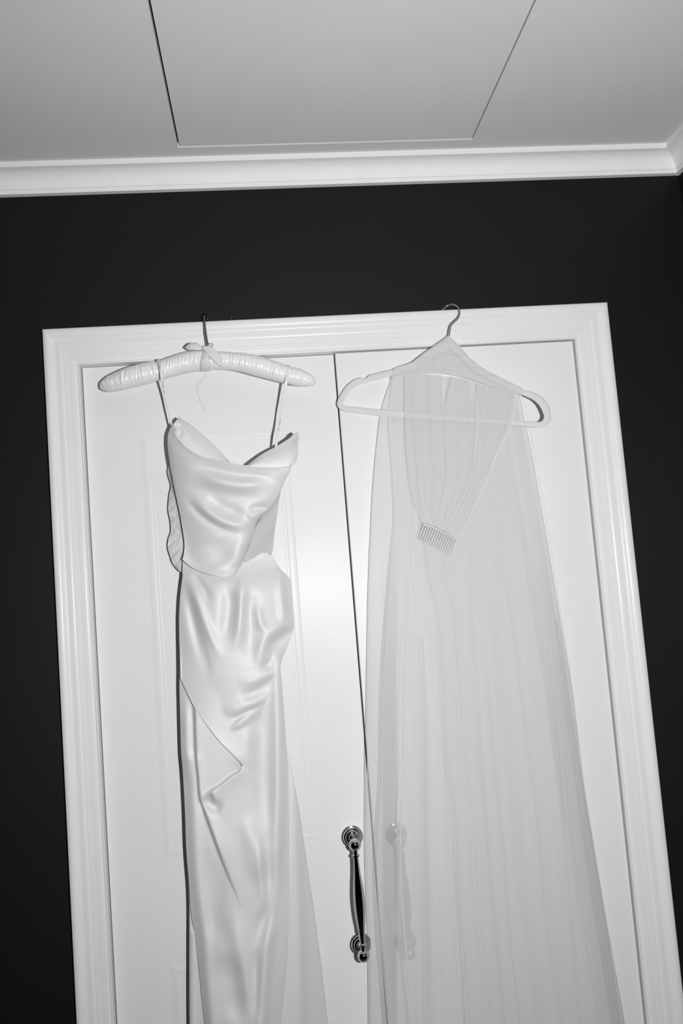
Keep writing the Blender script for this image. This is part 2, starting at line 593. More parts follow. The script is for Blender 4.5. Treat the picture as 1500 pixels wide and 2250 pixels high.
# ------------------------------------------------------------------ the gown
gown = thing('wedding_gown', (0.0 - 0.06, -0.04, 0.25), 'draped ivory satin wedding gown hung by its straps from the padded hanger', 'dress')

# back of the skirt, flaring out at both sides
P, u, v = rows([(1470, 396, 1463, 614), (1560, 396, 1560, 622), (1640, 398, 1637, 629), (1700, 401.6, 1700, 642), (1784, 406, 1784, 657.5),
                (1868, 408.6, 1868, 670), (1969, 415, 1969, 685), (2086, 415.5, 2086, 701), (2176, 415.5, 2176, 712), (2250, 416, 2250, 721),
                (2640, 420, 2640, 790)], 90, 260)
Y = -0.036 - 0.006 * bulge(u, 3.0) + 0.034 * np.clip((P[..., 0] - 636) / 90, 0, 1) * np.clip((P[..., 1] - 1600) / 300, 0, 1) - folds(P, [
    ('R', [(642, 1640), (647, 1800), (655, 2000), (660, 2250), (670, 2600)], 12, 5),
    ('R', [(424, 2050), (424, 2250), (428, 2600)], 7, 4)])
sheet('back_skirt', P, Y, 0.0015, 'satin', gown)

# main front skirt
SKIRT_ROWS = [(1400, 397, 1400, 612), (1490, 394, 1470, 616), (1557, 395, 1540, 622), (1650, 397.5, 1637, 629), (1700, 401.6, 1700, 631.5), (1784, 406, 1784, 634),
              (1868, 409, 1868, 634.5), (1952, 415.6, 1952, 634.5), (2002, 418.5, 2020, 634.5), (2050, 427, 2060, 633.5), (2120, 435.5, 2120, 630),
              (2204, 444, 2200, 622.5), (2250, 449, 2250, 617), (2640, 478, 2640, 590)]
P, u, v = rows(SKIRT_ROWS, 170, 560)
crease = [(423, 1490), (424, 1530), (425.5, 1570), (428, 1650), (433, 1703), (437, 1752), (445, 1776), (474, 1857), (494, 1910), (514, 1957), (535, 2008)]
hem2 = [(534, 1681), (524, 1694), (505, 1706), (489, 1719), (473, 1730), (457, 1738), (443, 1748)]
sk = [('s', crease, 2.5, 13, -1, 26, 0.35),
      ('s', hem2, 2.5, 9, -1, 20, 0.3),
      ('r', z5((375, 170), (430, 235), (540, 290)), 12, -7),
      ('r', z5((450, 120), (470, 180), (480, 240)), 6, 4),
      ('r', z5((905, 560), (900, 850), (890, 1060), (850, 1240), (820, 1380)), 15, -9),
      ('r', z5((800, 420), (835, 760), (852, 980), (800, 1110), (720, 1140)), 11, 7),
      ('R', z5((965, -900), (968, -300), (965, 200), (955, 600), (930, 900), (890, 1250), (850, 1600), (830, 2000)), 13, 9),
      ('r', z5((840, -700), (830, -200), (850, 200), (870, 500)), 22, -8),
      ('r', z5((470, 560), (480, 850), (470, 1150), (540, 1400)), 22, -6),
      ('r', z5((560, 1380), (600, 1650), (660, 2000)), 24, -7),
      ('R', z5((300, -100), (305, 300), (330, 800), (385, 1200), (430, 1800), (480, 2300)), 12, 5),
      ('r', z5((600, 1000), (660, 1350), (730, 1700), (760, 2100)), 16, 6),
      ('r', z5((800, 1350), (790, 1650), (800, 2000)), 12, -5),
      ('r', z5((700, 300), (760, 560), (800, 900)), 16, 5),
      ('r', z4((830, 1260), (760, 1480), (740, 1700)), 20, 4),
      ('r', z4((250, 1000), (262, 1400), (270, 1800)), 9, 5)]
SKIRT = (P, u)


def skirt_Y(P, u, pleats=True):
    return -0.042 - 0.022 * bulge(u, 2.6) - folds(P, [k for k in sk if pleats or k[0] != 's'])


sheet('front_skirt', P, skirt_Y(P, u), 0.0015, 'satin', gown)

# wrapped overlay: from the waist to the folded tip
OV = [(1218, 402, 1214, 594), (1235, 401, 1235, 606), (1250, 400.5, 1250, 616), (1266, 400.5, 1262, 628), (1290, 397.5, 1275, 637.5), (1317, 394.8, 1317, 641), (1350, 393.3, 1350, 644),
      (1370, 393, 1367, 645.5), (1400, 393.4, 1384, 643.5), (1430, 394.5, 1415, 633), (1455, 395.3, 1447, 620), (1478, 396, 1463, 616), (1492, 397, 1487, 606.5),
      (1514, 406.5, 1508, 598), (1551, 425, 1551, 579), (1594, 454.5, 1590, 566), (1631, 484, 1628, 552), (1658, 510.5, 1656, 542), (1676, 527.5, 1675, 536), (1684, 532, 1683, 534.5)]
P, u, v = rows(OV, 170, 330)
ov = [('r', z4((240, 90), (290, 300), (340, 520), (400, 760), (450, 960)), 10, -9),
      ('r', z4((260, 20), (340, 240), (420, 460), (500, 650), (560, 780)), 9, 5),
      ('r', z4((300, 30), (400, 160), (470, 300)), 8, -4),
      ('r', z4((540, 100), (610, 240), (600, 420), (570, 640)), 13, -8),
      ('r', z4((725, -40), (715, 220), (700, 480), (650, 720)), 11, 8),
      ('r', z4((775, 120), (785, 450), (775, 820)), 16, -7),
      ('r', z4((830, 260), (865, 440), (940, 540)), 9, 5),
      ('R', z4((1020, 30), (1040, 200), (1060, 380)), 9, 5),
      ('r', z4((1190, 470), (1080, 545), (985, 615), (900, 660)), 12, -7),
      ('r', z4((1180, 400), (1060, 455), (950, 530), (885, 640), (868, 780), (870, 900)), 12, 6),
      ('r', z4((1120, 735), (1010, 765), (920, 795), (840, 820)), 8, -5),
      ('r', z4((1110, 770), (980, 850), (840, 915), (660, 950)), 12, 4),
      ('r', z4((690, 1070), (840, 1010), (1010, 890)), 12, -6),
      ('r', z4((480, 1190), (700, 1140), (940, 1050)), 13, 4),
      ('r', z4((480, 1325), (650, 1238), (780, 1168), (960, 1090)), 5.5, -10),
      ('r', z4((500, 1365), (690, 1290), (880, 1160)), 9, 4),
      ('r', z4((560, 1470), (710, 1370), (870, 1220)), 12, -6),
      ('r', z4((660, 1560), (720, 1490), (740, 1400)), 9, -4),
      ('R', z4((210, 900), (320, 1140), (430, 1300), (540, 1440), (640, 1540), (720, 1620)), 7, 2.5)]
lowr = np.clip((P[..., 1] - 1440) / 160, 0, 1)
topr = np.clip((P[..., 1] - 1222) / 90, 0, 1)
topr = topr * topr * (3 - 2 * topr)
base = -0.0435 + 0.004 * (1 - topr) - (0.010 + 0.024 * topr - 0.008 * lowr) * bulge(u * (1 - 0.35 * lowr), 2.4)
Yo = base - folds(P, ov)
# lower right edge melts into the front skirt
Ps = P
uu = np.clip((P[..., 0] - 400) / 225, 0, 1)
Ysk = skirt_Y(P, uu, False) - 0.0015
wgt = np.clip((u - 0.55) / 0.45, 0, 1) * np.clip((P[..., 1] - 1520) / 70, 0, 1)
wgt = wgt * wgt * (3 - 2 * wgt)
Yo = Yo * (1 - wgt) + np.minimum(Ysk, Yo + 0.02) * wgt
lim = Ysk - 0.001 - 0.0085 * (1 - u) ** 2
kk = np.clip((P[..., 1] - 1380) / 100, 0, 1)
dlt = Yo - lim
soft = 0.5 * (dlt + np.sqrt(dlt ** 2 + 0.002 ** 2))       # smooth max(0, .)
Yo = Yo - kk * kk * (3 - 2 * kk) * soft
sheet('skirt_overlay', P, Yo, 0.0014, 'satin', gown, label='wrapped satin overlay with a diagonal folded hem')

# matte side panel at the right of the waist
P, u, v = coons([(600, 1092), (617, 1078)], [(530, 1236), (562, 1232), (597, 1217)], [(600, 1092), (575, 1135), (560, 1160), (545, 1205), (530, 1236)],
                [(617, 1078), (613, 1101), (608, 1136), (602.7, 1168), (600, 1200), (597, 1217)], 40, 60)
Y = -0.040 - 0.012 * (1 - u) - 0.0015 * np.sin(v * 9 + u * 4)
sheet('waist_side_panel', P, Y, 0.0012, 'sidepanel', gown, label='matte grey side panel at the waist')

# crinkled mesh side panel standing out at the left
P, u, v = coons([(372.5, 1020), (380, 1019)], [(390, 1253), (397, 1256.5), (408, 1252)],
                [(372.5, 1020), (367.7, 1037), (373.6, 1060), (375, 1071), (371, 1092), (369.5, 1122), (373.6, 1143), (375, 1167), (370, 1183), (368, 1202), (372.7, 1220), (379, 1238), (390, 1253)],
                [(380, 1019), (390, 1070), (402, 1120), (412, 1170), (414, 1220), (408, 1252)], 50, 190)
cr = (np.sin(P[..., 1] * 0.55 + P[..., 0] * 0.45 + 2 * np.sin(P[..., 1] * 0.07)) * 0.5 + np.sin(P[..., 1] * 0.23 + P[..., 0] * 0.3) * 0.7
      + 0.4 * np.sin(P[..., 1] * 1.3 - P[..., 0] * 0.2))
Y = -0.010 - 0.022 * u - 0.0011 * cr * (0.4 + 0.6 * (1 - u))
sheet('ruched_side_panel', P, Y, 0.001, 'ruche', gown, label='crinkled mesh panel showing at the left side of the bodice')

# lining seen inside the open neckline
neck = z3((213, 205), (250, 290), (330, 380), (450, 455), (600, 490), (730, 518), (900, 543), (1080, 552), (1180, 540), (1205, 530))
P, u, v = coons([(393, 916.5), (421, 935), (448, 957), (469, 976), (491, 1000), (505, 1014)],
                [(377, 936), (387, 958), (408, 982), (440, 1002), (480, 1012), (503, 1018)],
                [(393, 916.5), (386, 925), (377, 936)], [(505, 1014), (504, 1016), (503, 1018)], 70, 40)
Y = -0.050 - 0.010 * v - 0.010 * u - 0.008 * np.sin(np.pi * v) * (1 - u)
Y = Y - folds(P, [('r', [(390, 928), (394, 945), (399, 960)], 5, -5), ('r', [(388, 935), (392, 955)], 4, 3)])
li = sheet('bodice_lining', P, Y, 0.0012, 'satin_in', gown, label='satin lining inside the left of the neckline')
seam = resample([(395, 925), (427, 960), (459, 990), (485, 1011)], 30)
obj('seam', *tube(at(seam[:, 0], seam[:, 1], np.linspace(-0.0605, -0.0665, 30)), 0.0007, 6), 'thread', li, smooth=80)
P, u, v = coons([(540, 1024), (576, 997.5), (608, 980), (635, 963), (645, 953), (652, 949.5)],
                [(541, 1026), (576, 1027), (608, 1029), (634, 1026), (645, 1020), (651, 1013)],
                [(540, 1024), (541, 1026)], [(652, 949.5), (657.5, 955), (657, 963), (655, 979), (655.5, 995), (651, 1013)], 70, 40)
Y = -0.070 - 0.008 * u - 0.008 * v - 0.004 * np.sin(np.pi * v) - 0.004 * np.clip((u - 0.75) / 0.25, 0, 1) ** 2
li = sheet('bodice_lining', P, Y, 0.0012, 'satin_in', gown, label='satin lining inside the right of the neckline')
seam = resample([(572, 1024), (613, 1005), (640, 984), (653, 966)], 30)
obj('seam', *tube(at(seam[:, 0], seam[:, 1], np.linspace(-0.0815, -0.0865, 30)), 0.0006, 6), 'thread', li, smooth=80)

# front of the bodice with its cowl folds
P, u, v = coons(neck, z3((300, 1308), (340, 1350), (400, 1390), (500, 1428), (620, 1452), (720, 1446), (770, 1415)),
                z3((213, 205), (190, 260), (180, 310), (185, 420), (215, 600), (250, 780), (285, 950), (310, 1100), (320, 1200), (308, 1290), (300, 1308)),
                z3((1205, 530), (1185, 590), (1150, 650), (1100, 770), (1030, 880), (960, 950), (910, 1020), (870, 1140), (830, 1250), (800, 1330), (770, 1415)), 170, 240)
bo = [('r', z3((400, 590), (560, 655), (720, 695), (900, 690), (1040, 655)), 13, 8),
      ('r', z3((330, 520), (600, 580), (780, 615), (1120, 640)), 10, -7),
      ('r', z3((280, 680), (520, 760), (780, 800), (1000, 780)), 15, -5),
      ('r', z3((360, 780), (470, 885), (580, 968), (700, 1018), (820, 1025), (940, 990)), 12, 10),
      ('r', z3((480, 800), (640, 880), (740, 925), (840, 965)), 13, -8),
      ('r', z3((830, 905), (930, 885), (1030, 870)), 7, -6),
      ('r', z3((830, 975), (900, 950), (980, 925)), 9, 5),
      ('r', z3((320, 770), (400, 885), (520, 990), (640, 1055), (800, 1075)), 8, -6),
      ('r', z3((880, 1060), (790, 1200), (730, 1400)), 15, 6),
      ('r', z3((560, 1120), (600, 1250), (640, 1380)), 24, -5),
      ('R', z3((213, 205), (250, 290), (330, 380), (450, 455), (600, 490), (730, 518), (900, 543), (1080, 552)), 4, 1.5),
      ('R', z3((310, 1315), (400, 1390), (500, 1430), (620, 1452), (720, 1446)), 9, 4)]
q_ = (1 - v) ** 1.6
Y = (-0.044 - 0.042 * u) * q_ - 0.042 * (1 - q_) - (0.036 - 0.004 * v) * bulge(0.06 + 0.88 * u ** (1 + 0.9 * v), 2.2) - folds(P, bo)
Yb = Y
sheet('bodice', P, Y, 0.0016, 'satin', gown, label='satin bodice front with soft cowl folds')


# hanger straps with their tiny print
def ribbon(name, px, Yd, half, material, parent, label=None):
    P_ = resample(np.c_[np.asarray(px, float), np.asarray(Yd, float)[:, None] * 1000], 60)
    C_ = P_[:, :2]
    T_ = np.gradient(C_, axis=0)
    T_ /= np.linalg.norm(T_, axis=1)[:, None]
    N_ = np.c_[T_[:, 1], -T_[:, 0]]
    hw = np.interp(np.linspace(0, 1, 60), np.linspace(0, 1, len(half)), half)
    t = np.linspace(-1, 1, 5)
    G = C_[:, None] - N_[:, None] * (hw[:, None] * t[None])[..., None]
    Yg = np.broadcast_to((P_[:, 2] / 1000)[:, None], G.shape[:2]) + 0.0004 * (t[None] ** 2)
    return sheet(name, G, Yg, 0.0006, material, parent, label)


s1 = ribbon('strap', [(347, 789), (350, 800), (354, 822), (356, 838), (363, 866), (371, 905), (377, 934), (379, 945)],
            [-0.048, -0.064, -0.073, -0.067, -0.060, -0.054, -0.050, -0.049], [3.4, 3.4, 3.0, 2.6, 2.3, 2.1, 2.0], 'strap', gown)
s2 = ribbon('strap', [(633, 802), (632, 815), (629, 835), (627, 846), (622, 875), (617, 905), (613, 935), (608.5, 960), (606, 984)],
            [-0.052, -0.067, -0.074, -0.072, -0.070, -0.070, -0.071, -0.073, -0.074], [4.2, 4.0, 3.4, 2.6, 2.2, 1.8, 2.4, 2.8, 2.6], 'strap', gown)


def print_on(text, p0, p1, Y, parent, size):
    cu = bpy.data.curves.new('print', 'FONT')
    cu.body = text
    cu.size = 1.0
    cu.shear = 0.25
    cu.align_x = 'LEFT'
    to = bpy.data.objects.new('print', cu)
    COL.objects.link(to)
    bpy.context.view_layer.update()
    me = bpy.data.meshes.new_from_object(to.evaluated_get(bpy.context.evaluated_depsgraph_get()))
    bpy.data.objects.remove(to)
    co = np.array([vv.co[:] for vv in me.vertices])
    fs = [tuple(pp.vertices) for pp in me.polygons]
    w_ = co[:, 0].max()
    A, B = at(p0[0], p0[1], Y), at(p1[0], p1[1], Y)
    ex = (B - A) / np.linalg.norm(B - A)
    ey = np.cross(np.array([0, -1.0, 0]), ex)
    s = np.linalg.norm(B - A) / w_
    W = A + np.outer(co[:, 0] * s, ex) + np.outer((co[:, 1] - 0.3) * size, ey)
    k = len(W)
    W2 = W + np.array([0, 0.00015, 0])
    return obj('print', np.vstack([W, W2]), fs + [tuple(i + k for i in f)[::-1] for f in fs], 'ink', parent)


print_on('love R i me', (357, 836), (361.5, 864), -0.0690, s1, 0.0034)
print_on('made', (349.2, 799), (351.5, 810), -0.0745, s1, 0.0030)
print_on('love i me', (616.5, 921), (611.5, 948), -0.0720, s2, 0.0030)

# ------------------------------------------------------------------ padded satin hanger
ph = thing('padded_hanger', tuple(at(455, 795, -0.045)), 'white gathered satin padded hanger with a small bow, carrying the gown', 'hanger')
top = [(218.7, 848), (222, 839), (238, 826), (280.5, 807), (327, 795), (350, 792.5), (373, 784), (412, 772), (443, 769.4), (481.6, 772), (528, 775), (566.7, 781),
       (605, 793), (630.5, 803), (655.6, 809), (682.7, 822), (691, 831), (694, 840)]
bot = [(218.7, 849), (223, 857), (245, 861.5), (296, 851), (338, 840), (352, 837), (366, 832), (404, 822), (443, 814.7), (481.6, 812.7), (520, 816), (556, 825.5),
       (595, 835.5), (621, 842), (647, 848), (673, 850), (688, 847), (694, 841)]
NS = 700
tp, bt = resample(top, NS), resample(bot, NS)
cx = 0.5 * (tp + bt)
rad_px = 0.5 * np.linalg.norm(tp - bt, axis=1)
axdir = (tp - bt) / (np.linalg.norm(tp - bt, axis=1)[:, None] + 1e-9)
s = np.linspace(0, 1, NS)
Yc = np.interp(s, [0, 0.12, 0.5, 0.85, 1], [-0.020, -0.033, -0.047, -0.052, -0.050])
SEG = 44
ang = np.linspace(0, 2 * np.pi, SEG, endpoint=False)
# gathers: narrow ridges across the pad, strongest on its face
g1 = np.zeros((NS, SEG))
for k in range(420):
    s0 = RNG.uniform(0.03, 0.97)
    a0 = RNG.choice([math.radians(80), math.radians(100), math.radians(120), math.radians(60)]) + RNG.normal(0, 0.25)
    wid = RNG.uniform(0.0010, 0.0030)
    la = RNG.uniform(0.15, 0.6)
    tilt = RNG.normal(0, 0.006)
    da = ang[None] - a0
    g1 += RNG.uniform(0.3, 1.0) * RNG.choice([1, 1, -0.6]) * np.exp(-((s[:, None] - s0 - tilt * da) / wid) ** 2) * np.exp(-(da / la) ** 2)
pinch = np.exp(-((s - 0.275) / 0.010) ** 2) + np.exp(-((s - 0.868) / 0.010) ** 2)
gather = 0.0011 * g1
cw = at(cx[:, 0], cx[:, 1], Yc)
upv = at(tp[:, 0], tp[:, 1], Yc) - cw
upv /= np.linalg.norm(upv, axis=1)[:, None] + 1e-9
rr = rad_px * (Yc + 1.75) / FPX
rr = np.maximum(rr, 0.0004)
V = []
for i in range(NS):
    dr = min(rr[i] * 0.95, 0.0225)
    for k in range(SEG):
        a = ang[k]              # a = 0 points up, a = 90 deg faces the room
        wob = (1 - 0.07 * pinch[i])
        e = gather[i, k] * min(1, rr[i] / 0.01)
        V.append(cw[i] + upv[i] * math.cos(a) * (rr[i] * wob + 0.2 * e) + np.array([0, -1.0, 0]) * math.sin(a) * (dr * wob + e) +
                 np.array([0, -1.0, 0]) * e * 0.4)
Fc = []
for i in range(NS - 1):
    for k in range(SEG):
        k2 = (k + 1) % SEG
        Fc.append((i * SEG + k, (i + 1) * SEG + k, (i + 1) * SEG + k2, i * SEG + k2))
Fc += [tuple(range(SEG)), tuple((NS - 1) * SEG + k for k in range(SEG))[::-1]]
obj('padded_body', V, Fc, 'pad', ph, smooth=179)
# hook over the casing
hk = resample([(457, 775, -46), (456, 757, -46), (452.5, 735, -45.5), (450, 712, -44), (449, 702, -42), (448.8, 694, -37), (449.5, 690.5, -30), (452, 691, -22),
               (454.5, 695, -15.5), (456, 702, -12), (456.4, 707, -11.5)], 60)
obj('hook', *tube(at(hk[:, 0], hk[:, 1], hk[:, 2] / 1000), 0.0020, 14), 'steel', ph, smooth=80, label='dark shiny wire hook')
# bow: wrap round the neck, one large and one small loop, a hanging tail
P, u, v = coons([(447, 767), (455, 765), (462, 768)], [(440, 815.5), (451, 816), (462, 814.5)], [(447, 767), (444, 780), (440, 797), (440, 815.5)],
                [(462, 768), (461, 782), (462.5, 798), (462, 814.5)], 24, 40)
Y = -0.047 - 0.0235 * np.sin(np.pi * np.clip(0.12 + 0.86 * v, 0, 1)) ** 0.7 - 0.0022 * np.sin(np.pi * u) - 0.0018 * np.exp(-((v - 0.45) / 0.08) ** 2) * np.sin(np.pi * u)
bw = sheet('ribbon_wrap', P, Y, 0.001, 'ribbon', ph)
bow = sheet('bow_tail', *(lambda q: (q[0], -0.066 - 0.004 * np.sin(np.pi * q[1]) - 0.004 * q[2]))(
    coons([(450, 760), (460, 761), (468, 765), (479, 774), (489, 785)], [(449, 769), (455, 776), (464, 788), (475, 798), (488.5, 806)], [(450, 760), (449, 765), (449, 769)],
          [(489, 785), (489, 796), (488.5, 806)], 30, 16)), 0.0008, 'ribbon', ph)
for nm, T_, B_, yo in (('bow_loop', [(446, 764), (436, 756), (426, 753), (416, 754), (406.5, 763)], [(446, 768), (436, 769.5), (426, 769.5), (414, 768.5), (406.5, 764)], -0.0615),
                       ('bow_loop', [(452, 764), (456, 758), (461, 754), (466, 754), (469.5, 756)], [(452, 767), (458, 766), (463, 763.5), (467, 760), (469.5, 757)], -0.0600)):
    P, u, v = coons(T_, B_, [T_[0], B_[0]], [T_[-1], B_[-1]], 26, 14)
    Y = yo - 0.006 * np.sin(np.pi * u) * np.sin(np.pi * v) ** 0.8 - 0.0012 * np.sin(v * 16) * (1 - u) ** 2
    sheet(nm, P, Y, 0.006 * np.sin(np.pi * np.clip(u, .02, .98)) + 0.0006, 'ribbon', ph)
kn = [(-0.006 * math.cos(math.pi * k / 10), 0.0001 + 0.0052 * math.sin(math.pi * k / 10)) for k in range(11)]
obj('bow_knot', *lathe(kn, tuple(at(449.5, 765.5, -0.065)), 'y', 18), 'ribbon', ph, smooth=80)
th = resample([(459, 814), (461, 821), (458, 828), (450, 834), (440, 845), (438, 856), (441, 868), (444, 882), (450, 896), (451, 905)], 50)
obj('loose_thread', *tube(at(th[:, 0], th[:, 1], np.linspace(-0.055, -0.02, 50)), 0.00022, 5), 'thread', ph, smooth=80)

# bent nail left in the top of the casing
nl = resample([(507, 706, -12), (507, 700, -12), (508, 697, -12), (509.5, 698, -13)], 14)
o = obj('nail', *tube(at(nl[:, 0], nl[:, 1], nl[:, 2] / 1000), 0.0009, 8), 'steel', None, smooth=80)
tag(o, 'tiny bent nail on top of the door casing, right of the dark hook', 'nail')

# ------------------------------------------------------------------ slim flat hanger
vh = thing('slim_hanger', tuple(at(985, 850, -0.045)), 'pale slim flat hanger with notched shoulders, half wrapped in tulle', 'hanger')


def hY(x):                          # it is turned: its right end stands away from the door
    return -0.016 - 0.060 * (np.asarray(x, float) - 740) / 470


outer = [(985, 740), (960, 757), (930, 777), (906, 795), (864, 811), (835, 818), (811, 824), (807, 828), (803, 831), (797, 831.5), (792, 829), (782, 832), (774, 836), (764, 844),
         (756, 853), (748, 866), (741.6, 878), (740, 888), (742.5, 895), (748, 901), (759.6, 905), (800, 910), (835, 914), (900, 919), (985, 924.5), (1060, 929), (1127, 933.5), (1160, 938),
         (1184, 939.5), (1194, 938), (1202, 933), (1208.5, 925), (1210, 916), (1206.5, 896), (1199, 882), (1188, 870.5), (1177, 864), (1166, 860), (1158, 858.5), (1152, 858.5),
         (1149, 855.5), (1146.5, 852), (1120, 840), (1098, 829), (1055, 806), (1030, 785), (1010, 763)]
inner = [(986, 764), (962, 778), (934, 795), (912, 809), (880, 820), (853, 827.5), (825, 836), (812, 839.5), (803, 842), (797, 843.5), (790, 845.5), (784, 848), (776, 852.5), (770, 858),
         (764, 867), (758.5, 876), (754.5, 884), (754, 887), (755, 889.5), (757, 891), (762, 892), (800, 896), (835, 899.5), (900, 904.5), (985, 911), (1060, 917.5), (1127, 923.5), (1160, 926),
         (1182, 927), (1187, 926.5), (1191, 924.5), (1194, 920), (1195, 913.5), (1190, 900), (1184, 890), (1176, 882), (1170, 878), (1163, 874.5), (1156, 871.5), (1151, 869.5),
         (1147, 867.5), (1142, 865), (1115, 852.5), (1092, 842), (1052, 821), (1028, 803), (1008, 783)]
n = len(outer)
V, Fc = [], []
th_ = 0.0052
for ring, off in ((outer, 0.0012), (outer, th_ - 0.0012), (inner, th_ - 0.0012), (inner, 0.0012)):
    for x, y in ring:
        V.append(at(x, y, hY(x) + off))
mid_o = [((a[0] * 0.82 + b_[0] * 0.18), (a[1] * 0.82 + b_[1] * 0.18)) for a, b_ in zip(outer, inner)]
mid_i = [((a[0] * 0.18 + b_[0] * 0.82), (a[1] * 0.18 + b_[1] * 0.82)) for a, b_ in zip(outer, inner)]
for ring, off in ((mid_o, 0.0), (mid_i, 0.0), (mid_o, th_), (mid_i, th_)):
    for x, y in ring:
        V.append(at(x, y, hY(x) + off))
o_f, o_b, i_b, i_f, mo_f, mi_f, mo_b, mi_b = [k * n for k in range(8)]
for i in range(n):
    j = (i + 1) % n
    for A_, B_ in ((o_f, mo_f), (mo_f, mi_f), (mi_f, i_f), (i_f, i_b), (i_b, mi_b), (mi_b, mo_b), (mo_b, o_b), (o_b, o_f)):
        Fc.append((A_ + i, A_ + j, B_ + j, B_ + i))
obj('hanger_frame', V, Fc, 'velvet', vh, smooth=60)
hk = resample([(984.5, 752, -44), (986, 738, -44), (988.5, 722, -44), (990.5, 715, -44), (996, 708.5, -44), (1003, 702.5, -43), (1007.5, 696, -41), (1009.5, 688, -37), (1008, 680, -32),
               (1003.5, 673.5, -27), (997, 670, -23), (990, 669.3, -20), (982.5, 672, -17), (976, 677, -15), (971.5, 682, -14), (968.5, 687, -13.5)], 90)
obj('hook', *tube(at(hk[:, 0], hk[:, 1], hk[:, 2] / 1000), 0.0019, 14), 'chrome', vh, smooth=80, label='chrome wire hook')

# ------------------------------------------------------------------ the veil
veil = thing('bridal_veil', tuple(at(1050, 2500, -0.04)), 'long sheer white tulle veil with a clear comb, draped over the slim hanger', 'veil')


def pleated(name, L, R, nu, nv, Yf, material, k=8, amp=0.02, damp=0.008, seed=0, grow=0.3, label=None):
    rng = np.random.default_rng(seed)
    A, B = resample(L, nv), resample(R, nv)
    u = np.linspace(0, 1, nu)[None, :]
    v = np.linspace(0, 1, nv)[:, None]
    ph_ = 0
    uw = u + 0.02 * np.sin(2 * np.pi * (1.7 * u + rng.uniform())) + 0.012 * np.sin(2 * np.pi * (3.3 * u + rng.uniform() + 0.3 * v))
    w1, w2 = rng.uniform(0, 6.28, 2)
    am = amp * (grow + (1 - grow) * v) * (0.6 + 0.4 * np.sin(2 * np.pi * 1.3 * u + w2))
    th1 = 2 * np.pi * k * uw + w1 + 0.8 * np.sin(3 * v + w2)
    win = np.clip(np.minimum(u, 1 - u) / 0.05, 0, 1)
    g = u + win * (am * np.sin(th1) + 0.3 * am * np.sin(2.3 * th1 + w2))
    X = A[:, None, :] * (1 - g[..., None]) + B[:, None, :] * g[..., None]
    Yv = Yf(X[..., 0], X[..., 1], u + 0 * v, v + 0 * u) + damp * (grow + (1 - grow) * v) * (np.cos(th1) + 0.4 * np.cos(2.3 * th1 + w2)) * (0.3 + 0.7 * win)
    W = at(X[..., 0], X[..., 1], Yv).reshape(-1, 3)
    idx = np.arange(nu * nv).reshape(nv, nu)
    Fc_ = np.stack([idx[:-1, :-1].ravel(), idx[1:, :-1].ravel(), idx[1:, 1:].ravel(), idx[:-1, 1:].ravel()], 1)
    o_ = obj(name, W, Fc_, material, veil, smooth=179, label=label)
    G = W.reshape(nv, nu, 3)
    return o_, G


def edge(G, parent, r=0.0005, col=0):
    obj('rolled_edge', *tube(G[::4, col], r, 6), 'thread', parent, smooth=80)


def vY(x, y, off):                  # hangs from the turned hanger, lower down it is pushed out by the pull handle
    t = np.clip((y - 930) / 700, 0, 1)
    t = t * t * (3 - 2 * t)
    top_ = np.minimum(-0.020, hY(x) + 0.004 + off)
    low_ = np.interp(x, [800, 840, 872, 905, 980, 1100, 1380], [-0.046, -0.066, -0.093, -0.094, -0.080, -0.068, -0.060]) + off * 0.7
    xr = np.interp(y, [1170, 1330, 1500, 1740, 1980, 2220, 2700], [1204, 1229, 1256, 1286, 1325, 1368, 1460])
    low_ = low_ + 0.036 * np.clip((x - xr + 62) / 62, 0, 1) ** 1.5
    return top_ * (1 - t) + low_ * t


LA = [(866, 812), (859, 836), (838, 901), (829, 968), (820, 1070), (815, 1180), (811, 1300), (808.5, 1500), (807, 1660), (807, 1750), (806.5, 1850), (809, 1950), (814, 2060), (816, 2250), (818, 2700)]
RA = [(1130, 846), (1146, 868), (1159, 925), (1172, 985), (1188, 1075), (1204, 1170), (1229, 1330), (1256, 1500), (1286, 1740), (1325, 1980), (1368, 2220), (1376, 2270), (1460, 2700)]
o, G = pleated('veil_back', LA, RA, 260, 220, lambda x, y, u, v: vY(x, y, 0.012), 'veil', 5, 0.040, 0.0025, 3, 0.3,
               label='wide outer layer of sheer tulle')
edge(G, o, 0.00055, 0)
edge(G, o, 0.0004, -1)
LB = [(868, 815), (862, 832), (853, 922), (857, 985), (864, 1080), (866, 1150), (858, 1250), (848, 1380), (841, 1500), (838.5, 1620), (837, 1720), (828, 1850), (829, 1960), (836, 2080), (852, 2250), (880, 2700)]
RB = [(1120, 842), (1138, 870), (1152, 930), (1166, 1000), (1192, 1150), (1216, 1300), (1238, 1440), (1258, 1600), (1278, 1750), (1302, 1900), (1330, 2060), (1360, 2250), (1430, 2700)]
o, G = pleated('veil_middle', LB, RB, 280, 220, lambda x, y, u, v: vY(x, y, 0.006), 'veil', 6, 0.034, 0.0022, 11, 0.3,
               label='narrower middle layer of sheer tulle')
edge(G, o, 0.0004, 0)
# inner fall of tulle below the comb
LC = [(905, 915), (915, 1040), (925, 1150), (945, 1280), (962, 1350), (972, 1500), (985, 1680), (1000, 1800), (1006, 1950), (1016, 2060), (1030, 2250), (1050, 2700)]
RC = [(1120, 930), (1140, 1050), (1160, 1160), (1180, 1300), (1205, 1450), (1228, 1600), (1250, 1750), (1268, 1900), (1285, 2060), (1320, 2250), (1380, 2700)]
o, G = pleated('veil_inner', LC, RC, 200, 200, lambda x, y, u, v: vY(x, y, 0.000), 'veil', 4, 0.050, 0.0022, 21, 0.3,
               label='inner fall of sheer tulle behind the comb')
